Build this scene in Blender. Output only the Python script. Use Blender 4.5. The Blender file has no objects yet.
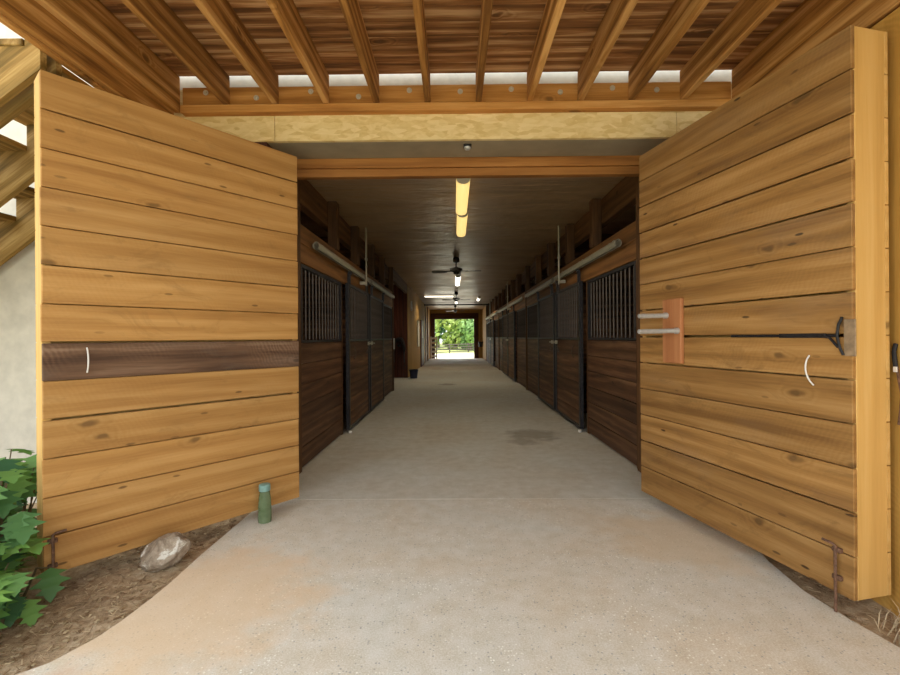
import bpy, math, random
from mathutils import Vector, Matrix, noise as mnoise

rng = random.Random(7)
C = bpy.context.scene.collection
V = Vector

# ------------------------------------------------------------------ materials
def new_mat(name):
    m = bpy.data.materials.new(name); m.use_nodes = True
    nt = m.node_tree
    return m, nt, nt.nodes['Principled BSDF']

def N(nt, typ, **kw):
    n = nt.nodes.new(typ)
    for k, v in kw.items():
        if k in n.inputs.keys(): n.inputs[k].default_value = v
        else: setattr(n, k, v)
    return n

def ramp(nt, fac, stops):
    r = nt.nodes.new('ShaderNodeValToRGB')
    e = r.color_ramp.elements
    while len(e) < len(stops): e.new(0.5)
    for i, (p, c) in enumerate(stops):
        e[i].position = p; e[i].color = (*c, 1) if len(c) == 3 else c
    nt.links.new(fac, r.inputs['Fac'])
    return r.outputs['Color']

def math_(nt, op, a, b=None, clamp=False):
    n = nt.nodes.new('ShaderNodeMath'); n.operation = op; n.use_clamp = clamp
    for i, x in enumerate((a, b)):
        if x is None: continue
        if isinstance(x, (int, float)): n.inputs[i].default_value = x
        else: nt.links.new(x, n.inputs[i])
    return n.outputs[0]

def mix(nt, fac, a, b, blend='MIX'):
    n = nt.nodes.new('ShaderNodeMix'); n.data_type = 'RGBA'; n.blend_type = blend
    for s, x in ((0, fac), (6, a), (7, b)):
        if isinstance(x, (int, float)): n.inputs[s].default_value = x
        elif isinstance(x, tuple): n.inputs[s].default_value = (*x, 1)
        else: nt.links.new(x, n.inputs[s])
    return n.outputs[2]

def mapped(nt, vec, scale, rot=(0, 0, 0)):
    n = nt.nodes.new('ShaderNodeMapping')
    n.inputs['Scale'].default_value = scale; n.inputs['Rotation'].default_value = rot
    nt.links.new(vec, n.inputs['Vector'])
    return n.outputs[0]

def noise(nt, vec, scale=1.0, detail=4, rough=.55, dist=0.0):
    n = N(nt, 'ShaderNodeTexNoise')
    n.inputs['Scale'].default_value = scale; n.inputs['Detail'].default_value = detail
    n.inputs['Roughness'].default_value = rough; n.inputs['Distortion'].default_value = dist
    if vec is not None: nt.links.new(vec, n.inputs['Vector'])
    return n.outputs[0]

def bump(nt, h, bsdf, strength=.3, dist=.01):
    b = N(nt, 'ShaderNodeBump'); b.inputs['Strength'].default_value = strength; b.inputs['Distance'].default_value = dist
    nt.links.new(h, b.inputs['Height']); nt.links.new(b.outputs[0], bsdf.inputs['Normal'])

def srgb(*c):
    return tuple(((x/255)/12.92 if x/255 <= .04045 else ((x/255+.055)/1.055)**2.4) for x in c)

def wood(name, dark, mid, light, knots=.4, saw=0.0, rough=.75, bmp=.25, tone=.5, contrast=1.0, grey=0.0, nicks=0.0):
    m, nt, b = new_mat(name)
    at = N(nt, 'ShaderNodeAttribute', attribute_name='gr'); g = at.outputs['Vector']
    tn = N(nt, 'ShaderNodeAttribute', attribute_name='tone').outputs['Fac']
    oi = N(nt, 'ShaderNodeObjectInfo').outputs['Random']
    vo = N(nt, 'ShaderNodeTexVoronoi'); vo.voronoi_dimensions = '2D'; vo.inputs['Scale'].default_value = 1
    wn = N(nt, 'ShaderNodeTexNoise'); wn.inputs['Scale'].default_value = 9; wn.inputs['Detail'].default_value = 2
    nt.links.new(g, wn.inputs['Vector'])
    wa = nt.nodes.new('ShaderNodeVectorMath'); wa.operation = 'SCALE'; wa.inputs['Scale'].default_value = .2; nt.links.new(wn.outputs['Color'], wa.inputs[0])
    wb = nt.nodes.new('ShaderNodeVectorMath'); wb.operation = 'ADD'; nt.links.new(wa.outputs[0], wb.inputs[1]); nt.links.new(mapped(nt, g, (1.5, 3.2, 1)), wb.inputs[0])
    nt.links.new(wb.outputs[0], vo.inputs['Vector'])
    kd = vo.outputs['Distance']
    sep = N(nt, 'ShaderNodeSeparateColor'); nt.links.new(vo.outputs['Color'], sep.inputs[0])
    gate = math_(nt, 'GREATER_THAN', sep.outputs[0], 1-knots)
    near = math_(nt, 'MULTIPLY', math_(nt, 'SUBTRACT', 1.0, math_(nt, 'MULTIPLY', kd, 4.5), True), gate)
    n1 = noise(nt, mapped(nt, g, (.9, 15, 15)), 1, 5, .6, 1.1)
    n2 = noise(nt, mapped(nt, g, (3.5, 95, 95)), 1, 3, .6, .3)
    n3 = noise(nt, mapped(nt, g, (.8, 2.6, 2.6)), 1, 3, .5, .5)
    wv = N(nt, 'ShaderNodeTexWave'); wv.bands_direction = 'Y'; wv.inputs['Scale'].default_value = 1
    wv.inputs['Distortion'].default_value = 9; wv.inputs['Detail'].default_value = 4; wv.inputs['Detail Scale'].default_value = 1.1
    nt.links.new(mapped(nt, g, (.3, 2.6, 2.6)), wv.inputs['Vector'])
    f = math_(nt, 'ADD', math_(nt, 'MULTIPLY', n1, .45), math_(nt, 'MULTIPLY', n2, .2))
    f = math_(nt, 'ADD', f, math_(nt, 'MULTIPLY', n3, .25))
    f = math_(nt, 'ADD', f, math_(nt, 'MULTIPLY', wv.outputs['Fac'], .13))
    ring = math_(nt, 'SINE', math_(nt, 'MULTIPLY', kd, 90))
    f = math_(nt, 'ADD', f, math_(nt, 'MULTIPLY', math_(nt, 'MULTIPLY', ring, near), .07))
    f = math_(nt, 'ADD', math_(nt, 'MULTIPLY', math_(nt, 'SUBTRACT', f, .52), contrast), .52)
    if saw:
        sw = N(nt, 'ShaderNodeTexWave'); sw.inputs['Scale'].default_value = 13
        sw.inputs['Distortion'].default_value = 7; sw.inputs['Detail'].default_value = 4
        nt.links.new(mapped(nt, g, (1, 1, 1), (0, 0, .45)), sw.inputs['Vector'])
        swm = math_(nt, 'MULTIPLY', sw.outputs['Fac'], ramp(nt, noise(nt, mapped(nt, g, (1.5, 3, 3)), 1, 2), [(.45, (0, 0, 0)), (.65, (1, 1, 1))]))
        f = math_(nt, 'ADD', f, math_(nt, 'MULTIPLY', math_(nt, 'SUBTRACT', swm, .25), saw))
    col = ramp(nt, f, [(.33, dark), (.52, mid), (.7, light)])
    core = math_(nt, 'MULTIPLY', ramp(nt, kd, [(.03, (1, 1, 1)), (.065, (0, 0, 0))]), gate)
    col = mix(nt, math_(nt, 'MULTIPLY', core, .8), col, tuple(x*.3 for x in dark))
    halo = math_(nt, 'MULTIPLY', math_(nt, 'MULTIPLY', near, near), .5)
    col = mix(nt, halo, col, tuple(x*.6 for x in mid))
    if nicks:
        vn = N(nt, 'ShaderNodeTexVoronoi'); vn.voronoi_dimensions = '2D'; vn.inputs['Scale'].default_value = 1
        wn2 = nt.nodes.new('ShaderNodeVectorMath'); wn2.operation = 'ADD'; nt.links.new(mapped(nt, g, (7, 24, 1)), wn2.inputs[0]); nt.links.new(wa.outputs[0], wn2.inputs[1])
        nt.links.new(wn2.outputs[0], vn.inputs['Vector'])
        sn = N(nt, 'ShaderNodeSeparateColor'); nt.links.new(vn.outputs['Color'], sn.inputs[0])
        nk = math_(nt, 'MULTIPLY', math_(nt, 'GREATER_THAN', sn.outputs[1], .955), ramp(nt, vn.outputs['Distance'], [(.12, (1, 1, 1)), (.2, (0, 0, 0))]))
        cl = ramp(nt, noise(nt, mapped(nt, g, (1.6, 4, 4)), 1, 3), [(.45, (.15, .15, .15)), (.6, (1, 1, 1))])
        col = mix(nt, math_(nt, 'MULTIPLY', math_(nt, 'MULTIPLY', nk, cl), nicks), col, tuple(x*.25 for x in dark))
        sm_ = ramp(nt, noise(nt, mapped(nt, g, (2.2, 4.5, 4.5)), 1, 6, .7, 1.5), [(.56, (0, 0, 0)), (.70, (1, 1, 1))])
        col = mix(nt, math_(nt, 'MULTIPLY', sm_, nicks*.6), col, tuple(x*.55 for x in mid))
    if grey:
        gm = ramp(nt, noise(nt, mapped(nt, g, (1.2, 3, 3)), 1, 6, .65), [(.5, (0, 0, 0)), (.72, (1, 1, 1))])
        col = mix(nt, math_(nt, 'MULTIPLY', gm, grey), col, srgb(120, 108, 96))
    hs = N(nt, 'ShaderNodeHueSaturation')
    t = math_(nt, 'ADD', tn, math_(nt, 'MULTIPLY', math_(nt, 'SUBTRACT', oi, .5), .25))
    nt.links.new(math_(nt, 'ADD', math_(nt, 'MULTIPLY', t, tone), 1-tone/2), hs.inputs['Value'])
    nt.links.new(col, hs.inputs['Color'])
    nt.links.new(hs.outputs[0], b.inputs['Base Color'])
    b.inputs['Roughness'].default_value = rough
    b.inputs['Specular IOR Level'].default_value = .3
    bump(nt, f, b, bmp, .01)
    return m

def plain(name, col, rough=.5, metal=0.0, nscale=20, var=.25, bmp=.1, spec=.5, emit=None, estr=0):
    m, nt, b = new_mat(name)
    co = N(nt, 'ShaderNodeTexCoord').outputs['Object']
    n = noise(nt, co, nscale, 4)
    c = ramp(nt, n, [(.3, tuple(x*(1-var) for x in col)), (.7, tuple(min(1, x*(1+var)) for x in col))])
    nt.links.new(c, b.inputs['Base Color'])
    b.inputs['Roughness'].default_value = rough; b.inputs['Metallic'].default_value = metal
    b.inputs['Specular IOR Level'].default_value = spec
    if bmp: bump(nt, n, b, bmp, .01)
    if emit:
        b.inputs['Emission Color'].default_value = (*emit, 1); b.inputs['Emission Strength'].default_value = estr
    return m

def concrete(name, base, warm, speck=.5, stains=()):
    m, nt, b = new_mat(name)
    P = N(nt, 'ShaderNodeNewGeometry').outputs['Position']
    big = noise(nt, P, .9, 5, .6, .4); med = noise(nt, P, 9, 4, .6); fine = noise(nt, P, 140, 2, .5)
    col = ramp(nt, big, [(.32, warm), (.62, base)])
    col = mix(nt, .45, col, ramp(nt, med, [(.3, (.35, .35, .35)), (.7, (.65, .65, .65))]), 'OVERLAY')
    col = mix(nt, .55, col, ramp(nt, fine, [(.3, (.3, .3, .3)), (.7, (.7, .7, .7))]), 'OVERLAY')
    vo = N(nt, 'ShaderNodeTexVoronoi'); vo.inputs['Scale'].default_value = 75
    nt.links.new(P, vo.inputs['Vector'])
    sp = N(nt, 'ShaderNodeSeparateColor'); nt.links.new(vo.outputs['Color'], sp.inputs[0])
    patch = ramp(nt, noise(nt, P, 1.6, 3), [(.42, (0, 0, 0)), (.6, (1, 1, 1))])
    size = math_(nt, 'LESS_THAN', vo.outputs['Distance'], .33)
    ds = math_(nt, 'MULTIPLY', math_(nt, 'MULTIPLY', math_(nt, 'GREATER_THAN', sp.outputs[0], .86), size), speck)
    ls = math_(nt, 'MULTIPLY', math_(nt, 'MULTIPLY', math_(nt, 'GREATER_THAN', sp.outputs[1], .82), size), math_(nt, 'MULTIPLY', patch, speck))
    col = mix(nt, ds, col, tuple(x*.5 for x in base))
    col = mix(nt, ls, col, tuple(min(1, x*1.6) for x in base))
    for (sx, sy, r, c, a) in stains:
        n = nt.nodes.new('ShaderNodeVectorMath'); n.operation = 'DISTANCE'
        nt.links.new(mapped(nt, P, (1, 1, 0)), n.inputs[0]); n.inputs[1].default_value = (sx, sy, 0)
        d = math_(nt, 'ADD', math_(nt, 'DIVIDE', n.outputs['Value'], r), math_(nt, 'MULTIPLY', math_(nt, 'SUBTRACT', noise(nt, P, 3/r**.5, 5, .65), .5), 1.5))
        k = ramp(nt, d, [(.55, (a, a, a)), (1.0, (0, 0, 0))])
        col = mix(nt, k, col, c)
    nt.links.new(col, b.inputs['Base Color'])
    b.inputs['Roughness'].default_value = .8; b.inputs['Specular IOR Level'].default_value = .25
    bump(nt, fine, b, .15, .004)
    return m

def soil(name, c0, c1, c2, scale=14, bmp=.9):
    m, nt, b = new_mat(name)
    P = N(nt, 'ShaderNodeNewGeometry').outputs['Position']
    n = noise(nt, P, scale, 8, .7, .3); n2 = noise(nt, P, scale*.12, 4)
    f = math_(nt, 'ADD', math_(nt, 'MULTIPLY', n, .7), math_(nt, 'MULTIPLY', n2, .3))
    nt.links.new(ramp(nt, f, [(.36, c0), (.5, c1), (.64, c2)]), b.inputs['Base Color'])
    b.inputs['Roughness'].default_value = .95; b.inputs['Specular IOR Level'].default_value = .1
    bump(nt, n, b, bmp, .03)
    return m

def flake_board(name):
    m, nt, b = new_mat(name)
    P = N(nt, 'ShaderNodeNewGeometry').outputs['Position']
    vo = N(nt, 'ShaderNodeTexVoronoi'); vo.inputs['Scale'].default_value = 1
    d = noise(nt, P, 6, 2)
    nt.links.new(mapped(nt, P, (12, 20, 34), (0, .3, 0)), vo.inputs['Vector'])
    sp = N(nt, 'ShaderNodeSeparateColor'); nt.links.new(vo.outputs['Color'], sp.inputs[0])
    f = math_(nt, 'ADD', math_(nt, 'MULTIPLY', sp.outputs[0], .35), math_(nt, 'MULTIPLY', noise(nt, mapped(nt, P, (7, 7, 16)), 1, 6, .65, 2), .65))
    nt.links.new(ramp(nt, f, [(.3, srgb(206, 176, 114)), (.5, srgb(220, 194, 136)), (.7, srgb(230, 206, 152))]), b.inputs['Base Color'])
    b.inputs['Roughness'].default_value = .8
    bump(nt, f, b, .15, .006)
    return m

def leafy(name, c0, c1):
    m, nt, b = new_mat(name)
    tn = N(nt, 'ShaderNodeAttribute', attribute_name='tone').outputs['Fac']
    nt.links.new(ramp(nt, tn, [(0, c0), (1, c1)]), b.inputs['Base Color'])
    b.inputs['Roughness'].default_value = .5; b.inputs['Specular IOR Level'].default_value = .35
    tr = N(nt, 'ShaderNodeBsdfTranslucent'); nt.links.new(ramp(nt, tn, [(0, tuple(x*1.1 for x in c0)), (1, tuple(x*1.2 for x in c1))]), tr.inputs[0])
    mx = N(nt, 'ShaderNodeMixShader'); mx.inputs[0].default_value = .3
    nt.links.new(b.outputs[0], mx.inputs[1]); nt.links.new(tr.outputs[0], mx.inputs[2])
    nt.links.new(mx.outputs[0], nt.nodes['Material Output'].inputs['Surface'])
    return m

M = {}
M['door_left'] = wood('golden_pine', srgb(154, 108, 54), srgb(178, 132, 72), srgb(194, 150, 90), .36, .028, .75, .25, .2, 1.0, .06, .75)
M['door_right'] = wood('weathered_pine', srgb(128, 90, 44), srgb(158, 116, 62), srgb(180, 138, 82), .42, .035, .75, .3, .28, 1.15, .22, .95)
M['edge'] = wood('pale_pine', srgb(184, 142, 74), srgb(208, 166, 96), srgb(220, 184, 118), .1, 0, .7, .12, .15, .6)
M['dark_plank'] = wood('grey_brown_plank', srgb(76, 54, 38), srgb(108, 80, 58), srgb(140, 112, 88), .5, .1, .8, .35, .2, 1.2, .5, .6)
M['joist'] = wood('treated_joist', srgb(112, 72, 28), srgb(166, 116, 56), srgb(204, 156, 94), .3, 0, .85, .4, .3, 1.5)
M['deck'] = wood('rough_deck', srgb(104, 68, 36), srgb(154, 106, 60), srgb(208, 166, 116), .4, 0, .88, .5, .45, 1.6)
M['ledger'] = wood('ledger_pine', srgb(146, 94, 40), srgb(184, 128, 64), srgb(208, 156, 92), .5, 0, .7, .25, .15, 1.1)
M['stair'] = wood('mossy_stair', srgb(104, 82, 34), srgb(150, 118, 62), srgb(190, 158, 98), .3, 0, .8, .35, .4, 1.5)
M['beam'] = wood('opening_beam', srgb(116, 70, 28), srgb(150, 98, 44), srgb(172, 118, 60), .4, 0, .7, .2, .15, 1.1)
M['block'] = wood('cedar', srgb(160, 98, 58), srgb(186, 124, 78), srgb(200, 140, 92), 0, 0, .6, .1, .1, .8)
M['stall'] = wood('dark_stall', srgb(58, 36, 23), srgb(92, 62, 40), srgb(126, 92, 64), .35, 0, .6, .3, .6, 1.1)
M['header'] = wood('stall_header', srgb(96, 62, 28), srgb(132, 88, 44), srgb(156, 110, 60), .4, 0, .6, .2, .25, 1.0)
M['post'] = wood('stall_post', srgb(62, 40, 22), srgb(92, 62, 34), srgb(116, 82, 48), .3, 0, .65, .3, .3, 1.1)
M['redwall'] = wood('red_brown_wall', srgb(56, 26, 16), srgb(84, 42, 26), srgb(104, 56, 36), .3, 0, .7, .3, .5, 1.1)
M['plywood'] = wood('plywood', srgb(140, 106, 52), srgb(170, 132, 72), srgb(190, 152, 92), .3, 0, .7, .1, .2, .9)
M['wallply'] = wood('side_plywood', srgb(164, 120, 48), srgb(196, 150, 72), srgb(212, 170, 94), .1, .12, .75, .15, .1, .7)
M['darkframe'] = wood('dark_frame', srgb(50, 26, 16), srgb(74, 40, 26), srgb(90, 54, 36), .2, 0, .6, .2, .2, 1)
M['steel'] = plain('blackened_steel', srgb(58, 56, 58), .45, .6, 30, .35)
M['bar'] = plain('bar_steel', srgb(92, 82, 74), .5, .5, 20, .25)
M['track'] = plain('galvanised_track', srgb(176, 170, 150), .45, .4, 12, .12)
M['chrome'] = plain('satin_steel', srgb(184, 182, 176), .35, .35, 40, .1)
M['rust'] = plain('rusty_steel', srgb(112, 82, 62), .8, .3, 60, .5, .4)
M['black'] = plain('black_iron', srgb(34, 32, 32), .55, .3, 30, .4)
M['white'] = plain('white_paint', srgb(226, 222, 212), .5, 0, 10, .05)
M['whitegate'] = plain('white_gate_paint', srgb(240, 236, 226), .6, 0, 10, .08)
M['fanblack'] = plain('fan_black', srgb(38, 30, 24), .4, 0, 10, .3)
M['fixture'] = plain('fixture_housing', srgb(205, 196, 170), .5, 0, 10, .08)
M['lens_dim'] = plain('diffuser_amber', srgb(240, 224, 160), .45, 0, 8, .05, 0, emit=(1, .70, .24), estr=.55)
M['lens_white'] = plain('diffuser_white', srgb(245, 240, 225), .45, 0, 8, .05, 0, emit=(1, .95, .8), estr=1.6)
M['plate'] = plain('worn_plate', srgb(146, 122, 92), .7, .1, 30, .3)
M['blue'] = plain('navy_bucket', srgb(30, 34, 64), .5, 0, 10, .2)
M['tack'] = plain('dark_tack', srgb(34, 28, 28), .6, 0, 25, .4, .3)
M['stone'] = None
M['washer'] = plain('zinc_washer', srgb(196, 186, 168), .5, .3, 40, .15)
M['teal'] = plain('teal_cap', srgb(120, 156, 146), .5, 0, 30, .15)
M['reddoor'] = plain('red_brown_door', srgb(88, 42, 30), .5, 0, 10, .15)
M['fence'] = plain('dark_fence', srgb(74, 66, 60), .8, 0, 10, .3)
M['bark'] = plain('bark', srgb(92, 78, 62), .9, 0, 15, .4, .4)
M['stucco'] = plain('pale_stucco', srgb(206, 200, 184), .9, 0, 9, .10, .5, .2)
M['whitewall'] = plain('white_siding', srgb(226, 222, 212), .8, 0, 5, .04, .1, .2)
M['soffit'] = plain('soffit_render', srgb(150, 136, 112), .9, 0, 4, .12, .3, .2)
M['osb'] = flake_board('flake_board')
M['floor_out'] = concrete('apron_concrete', srgb(212, 210, 198), srgb(212, 200, 178), .7,
    [(-1.3, 2.2, .7, srgb(222, 192, 152), .6), (-1.6, 1.45, .35, srgb(198, 154, 118), .6), (1.45, 2.9, .5, srgb(214, 192, 156), .5)])
M['floor_in'] = concrete('aisle_concrete', srgb(208, 206, 194), srgb(202, 194, 176), .35,
    [(1.05, 6.0, .42, srgb(134, 122, 104), .6), (.85, 5.6, .22, srgb(134, 120, 102), .5), (-.2, 12.5, .3, srgb(100, 84, 66), .5), (.4, 20, 2.6, srgb(150, 126, 92), .5)])
M['soil'] = soil('bare_soil', srgb(134, 112, 86), srgb(184, 160, 128), srgb(212, 194, 164), 16)
M['yard'] = soil('yard_ground', srgb(120, 116, 78), srgb(150, 146, 104), srgb(176, 170, 130), 4, .3)
M['gravel'] = soil('pale_gravel', srgb(196, 186, 164), srgb(216, 208, 188), srgb(232, 226, 208), 8, .3)
M['meadow'] = soil('meadow', srgb(150, 164, 96), srgb(180, 190, 120), srgb(206, 208, 150), 3, .2)
M['straw'] = leafy('straw_bits', srgb(140, 112, 80), srgb(214, 196, 160))
M['leaf'] = leafy('hydrangea_leaf', srgb(44, 88, 58), srgb(124, 168, 78))
M['leaf_a'] = leafy('tree_leaf_mid', srgb(72, 112, 60), srgb(150, 184, 108))
M['leaf_b'] = leafy('tree_leaf_dark', srgb(36, 72, 56), srgb(96, 136, 92))
M['leaf_c'] = leafy('tree_leaf_bright', srgb(116, 146, 70), srgb(196, 210, 124))
M['stem'] = plain('green_stem', srgb(96, 84, 56), .7, 0, 20, .2)

def make_ceiling_mat():
    m, nt, b = new_mat('brown_gloss_ceiling')
    P = N(nt, 'ShaderNodeNewGeometry').outputs['Position']
    n = noise(nt, mapped(nt, P, (.7, 2.6, 1)), 1, 5, .6, .6); n2 = noise(nt, P, 1.2, 3)
    nt.links.new(ramp(nt, n, [(.3, srgb(134, 110, 80)), (.7, srgb(168, 140, 106))]), b.inputs['Base Color'])
    nt.links.new(ramp(nt, n2, [(.3, (.28,)*3), (.7, (.45,)*3)]), b.inputs['Roughness'])
    b.inputs['Specular IOR Level'].default_value = .5
    bump(nt, math_(nt, 'ADD', n, n2), b, .6, .06)
    return m
M['ceiling'] = make_ceiling_mat()

def make_stone():
    m, nt, b = new_mat('field_stone')
    co = N(nt, 'ShaderNodeTexCoord').outputs['Object']
    n = noise(nt, co, 9, 8, .7, .4); n2 = noise(nt, co, 30, 5, .7)
    c = ramp(nt, n, [(.3, srgb(104, 90, 74)), (.45, srgb(150, 132, 110)), (.55, srgb(178, 162, 140)), (.60, srgb(224, 218, 204))])
    nt.links.new(c, b.inputs['Base Color']); b.inputs['Roughness'].default_value = .9
    bump(nt, math_(nt, 'ADD', n, math_(nt, 'MULTIPLY', n2, .6)), b, .9, .03)
    return m
M['stone'] = make_stone()

def make_glass():
    m, nt, b = new_mat('green_glass')
    co = N(nt, 'ShaderNodeTexCoord').outputs['Object']
    n = noise(nt, co, 14, 3)
    nt.links.new(ramp(nt, n, [(.3, srgb(118, 140, 100)), (.7, srgb(156, 174, 134))]), b.inputs['Base Color'])
    b.inputs['Roughness'].default_value = .12; b.inputs['Transmission Weight'].default_value = .55; b.inputs['IOR'].default_value = 1.3
    return m
M['glass'] = make_glass()

# ------------------------------------------------------------------ mesh building
class MB:
    def __init__(s): s.v = []; s.f = []; s.g = []; s.t = []; s.sm = []
    def add(s, verts, faces, gr, tone, smooth=False):
        o = len(s.v); s.v += [V(x) for x in verts]; s.g += gr; s.t += [tone]*len(verts)
        s.f += [tuple(o+i for i in f) for f in faces]; s.sm += [smooth]*len(faces)
    def box(s, c, size, ax=None, ga=0, ch=.0, tone=None):
        """c centre, size full extents along the three axes of ax; ga = grain axis"""
        c = V(c); h = [x/2 for x in size]
        ax = ax or (V((1, 0, 0)), V((0, 1, 0)), V((0, 0, 1)))
        tone = rng.random() if tone is None else tone
        off = V((rng.random()*40, rng.random()*40, rng.random()*40))
        o1, o2 = [i for i in range(3) if i != ga]
        if size[o2] > size[o1]: o1, o2 = o2, o1
        ch = min(ch, min(h)*.6)
        loc, faces = [], []
        sg = (-1, 1)
        if ch <= 0:
            idx = {}
            for x in sg:
                for y in sg:
                    for z in sg:
                        idx[x, y, z] = len(loc); loc.append(V((x*h[0], y*h[1], z*h[2])))
            faces = [(0, 1, 3, 2), (4, 6, 7, 5), (0, 4, 5, 1), (2, 3, 7, 6), (0, 2, 6, 4), (1, 5, 7, 3)]
        else:
            idx = {}
            for x in sg:
                for y in sg:
                    for z in sg:
                        for a in range(3):
                            p = [x*h[0], y*h[1], z*h[2]]
                            for k in range(3):
                                if k != a: p[k] -= (x, y, z)[k]*ch
                            idx[x, y, z, a] = len(loc); loc.append(V(p))
            def I(a, sa, b, sb, c_, sc, face):
                k = [0]*3; k[a] = sa; k[b] = sb; k[c_] = sc
                return idx[k[0], k[1], k[2], face]
            for a in range(3):
                b_, c_ = (a+1) % 3, (a+2) % 3
                for sa in sg:
                    f = [I(a, sa, b_, p, c_, q, a) for p, q in ((-1, -1), (1, -1), (1, 1), (-1, 1))]
                    faces.append(tuple(f if sa > 0 else f[::-1]))
                for sb in sg:
                    for sc in sg:   # edge along a between faces b_ and c_
                        f = [I(a, -1, b_, sb, c_, sc, b_), I(a, 1, b_, sb, c_, sc, b_), I(a, 1, b_, sb, c_, sc, c_), I(a, -1, b_, sb, c_, sc, c_)]
                        faces.append(tuple(f if sb*sc < 0 else f[::-1]))
            for x in sg:
                for y in sg:
                    for z in sg:
                        f = [idx[x, y, z, 0], idx[x, y, z, 1], idx[x, y, z, 2]]
                        faces.append(tuple(f if x*y*z > 0 else f[::-1]))
        gr = [V((p[ga], p[o1], p[o2]*.7))+off for p in loc]
        s.add([c+ax[0]*p.x+ax[1]*p.y+ax[2]*p.z for p in loc], faces, gr, tone)
        return s
    def bx(s, x0, x1, y0, y1, z0, z1, ga=0, ch=0, tone=None):
        return s.box(((x0+x1)/2, (y0+y1)/2, (z0+z1)/2), (x1-x0, y1-y0, z1-z0), None, ga, ch, tone)
    def tube(s, pts, r, seg=8, cap=True, radii=None, tone=.5):
        pts = [V(p) for p in pts]; n = len(pts); verts = []; faces = []
        up = None
        for i, p in enumerate(pts):
            d = (pts[min(i+1, n-1)]-pts[max(i-1, 0)]).normalized()
            if up is None: up = d.orthogonal().normalized()
            up = (up-d*up.dot(d)).normalized(); w = d.cross(up)
            rr = radii[i] if radii else r
            for k in range(seg):
                a = 2*math.pi*k/seg; verts.append(p+(up*math.cos(a)+w*math.sin(a))*rr)
        for i in range(n-1):
            for k in range(seg):
                k2 = (k+1) % seg
                faces.append((i*seg+k, i*seg+k2, (i+1)*seg+k2, (i+1)*seg+k))
        if cap: faces += [tuple(range(seg))[::-1], tuple(range((n-1)*seg, n*seg))]
        s.add(verts, faces, [V((p.z, p.x, p.y)) for p in verts], tone, True)
        return s
    def lathe(s, prof, c=(0, 0, 0), seg=20, tone=.5):
        return s.tube([V(c)+V((0, 0, z)) for r, z in prof], 1, seg, True, [max(r, 1e-4) for r, z in prof], tone) if False else s._lathe(prof, c, seg, tone)
    def _lathe(s, prof, c, seg, tone):
        c = V(c); verts = []; faces = []
        for r, z in prof:
            for k in range(seg):
                a = 2*math.pi*k/seg; verts.append(c+V((max(r, 1e-4)*math.cos(a), max(r, 1e-4)*math.sin(a), z)))
        for i in range(len(prof)-1):
            for k in range(seg):
                k2 = (k+1) % seg
                faces.append((i*seg+k, i*seg+k2, (i+1)*seg+k2, (i+1)*seg+k))
        faces += [tuple(range(seg))[::-1], tuple(range((len(prof)-1)*seg, len(prof)*seg))]
        s.add(verts, faces, [V((p.z, p.x, p.y)) for p in verts], tone, True)
        return s
    def poly_prism(s, pts, z0, z1, axis='z', tone=.5):
        """pts 2-D outline, extruded: axis z -> (x,y); axis y -> (x,z)"""
        n = len(pts)
        P = (lambda p, h: V((p[0], p[1], h))) if axis == 'z' else (lambda p, h: V((p[0], h, p[1])))
        verts = [P(p, z0) for p in pts]+[P(p, z1) for p in pts]
        faces = [tuple(range(n))[::-1], tuple(range(n, 2*n))]+[(i, (i+1) % n, n+(i+1) % n, n+i) for i in range(n)]
        s.add(verts, faces, [V(v) for v in verts], tone)
        return s
    def build(s, name, mat, parent=None, origin=(0, 0, 0), kind=None, recalc=False):
        o0 = V(origin); me = bpy.data.meshes.new(name)
        me.from_pydata([v-o0 for v in s.v], [], s.f)
        a = me.attributes.new('gr', 'FLOAT_VECTOR', 'POINT'); a.data.foreach_set('vector', [x for g in s.g for x in g])
        a = me.attributes.new('tone', 'FLOAT', 'POINT'); a.data.foreach_set('value', s.t)
        me.polygons.foreach_set('use_smooth', s.sm)
        if recalc:
            import bmesh
            bm = bmesh.new(); bm.from_mesh(me); bmesh.ops.recalc_face_normals(bm, faces=bm.faces); bm.to_mesh(me); bm.free()
        if any(s.sm):
            try: me.set_sharp_from_angle(angle=math.radians(40))
            except Exception: pass
        me.materials.append(mat); me.update()
        o = bpy.data.objects.new(name, me); C.objects.link(o)
        if parent: o.parent = parent
        else: o.location = o0
        if kind: o['kind'] = kind
        return o

def thing(name, label, cat, loc=(0, 0, 0), rz=0, group=None):
    o = bpy.data.objects.new(name, None); C.objects.link(o); o.location = loc; o.rotation_euler = (0, 0, rz)
    o.empty_display_size = .1
    return tag(o, label, cat, group)
def tag(o, label, cat, group=None):
    o['label'] = label; o['category'] = cat
    if 'kind' not in o: o['kind'] = 'thing'
    if group: o['group'] = group
    return o
def dup(root, loc, rz, label):
    r = root.copy(); C.objects.link(r); r.location = loc; r.rotation_euler = (0, 0, rz); r['label'] = label
    def kids(a, b):
        for ch in [c for c in by_parent.get(a.name, [])]:
            c = ch.copy(); C.objects.link(c); c.parent = b; kids(ch, c)
    by_parent = {}
    for o in list(C.objects):
        if o.parent: by_parent.setdefault(o.parent.name, []).append(o)
    kids(root, r)
    return r
ORD = ['first', 'second', 'third', 'fourth', 'fifth', 'sixth', 'seventh', 'eighth', 'ninth', 'tenth', 'eleventh', 'twelfth', 'thirteenth', 'fourteenth',
       'fifteenth', 'sixteenth', 'seventeenth', 'eighteenth', 'nineteenth', 'twentieth', 'twenty-first', 'twenty-second', 'twenty-third', 'twenty-fourth', 'twenty-fifth',
       'twenty-sixth', 'twenty-seventh', 'twenty-eighth', 'twenty-ninth', 'thirtieth']

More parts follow.
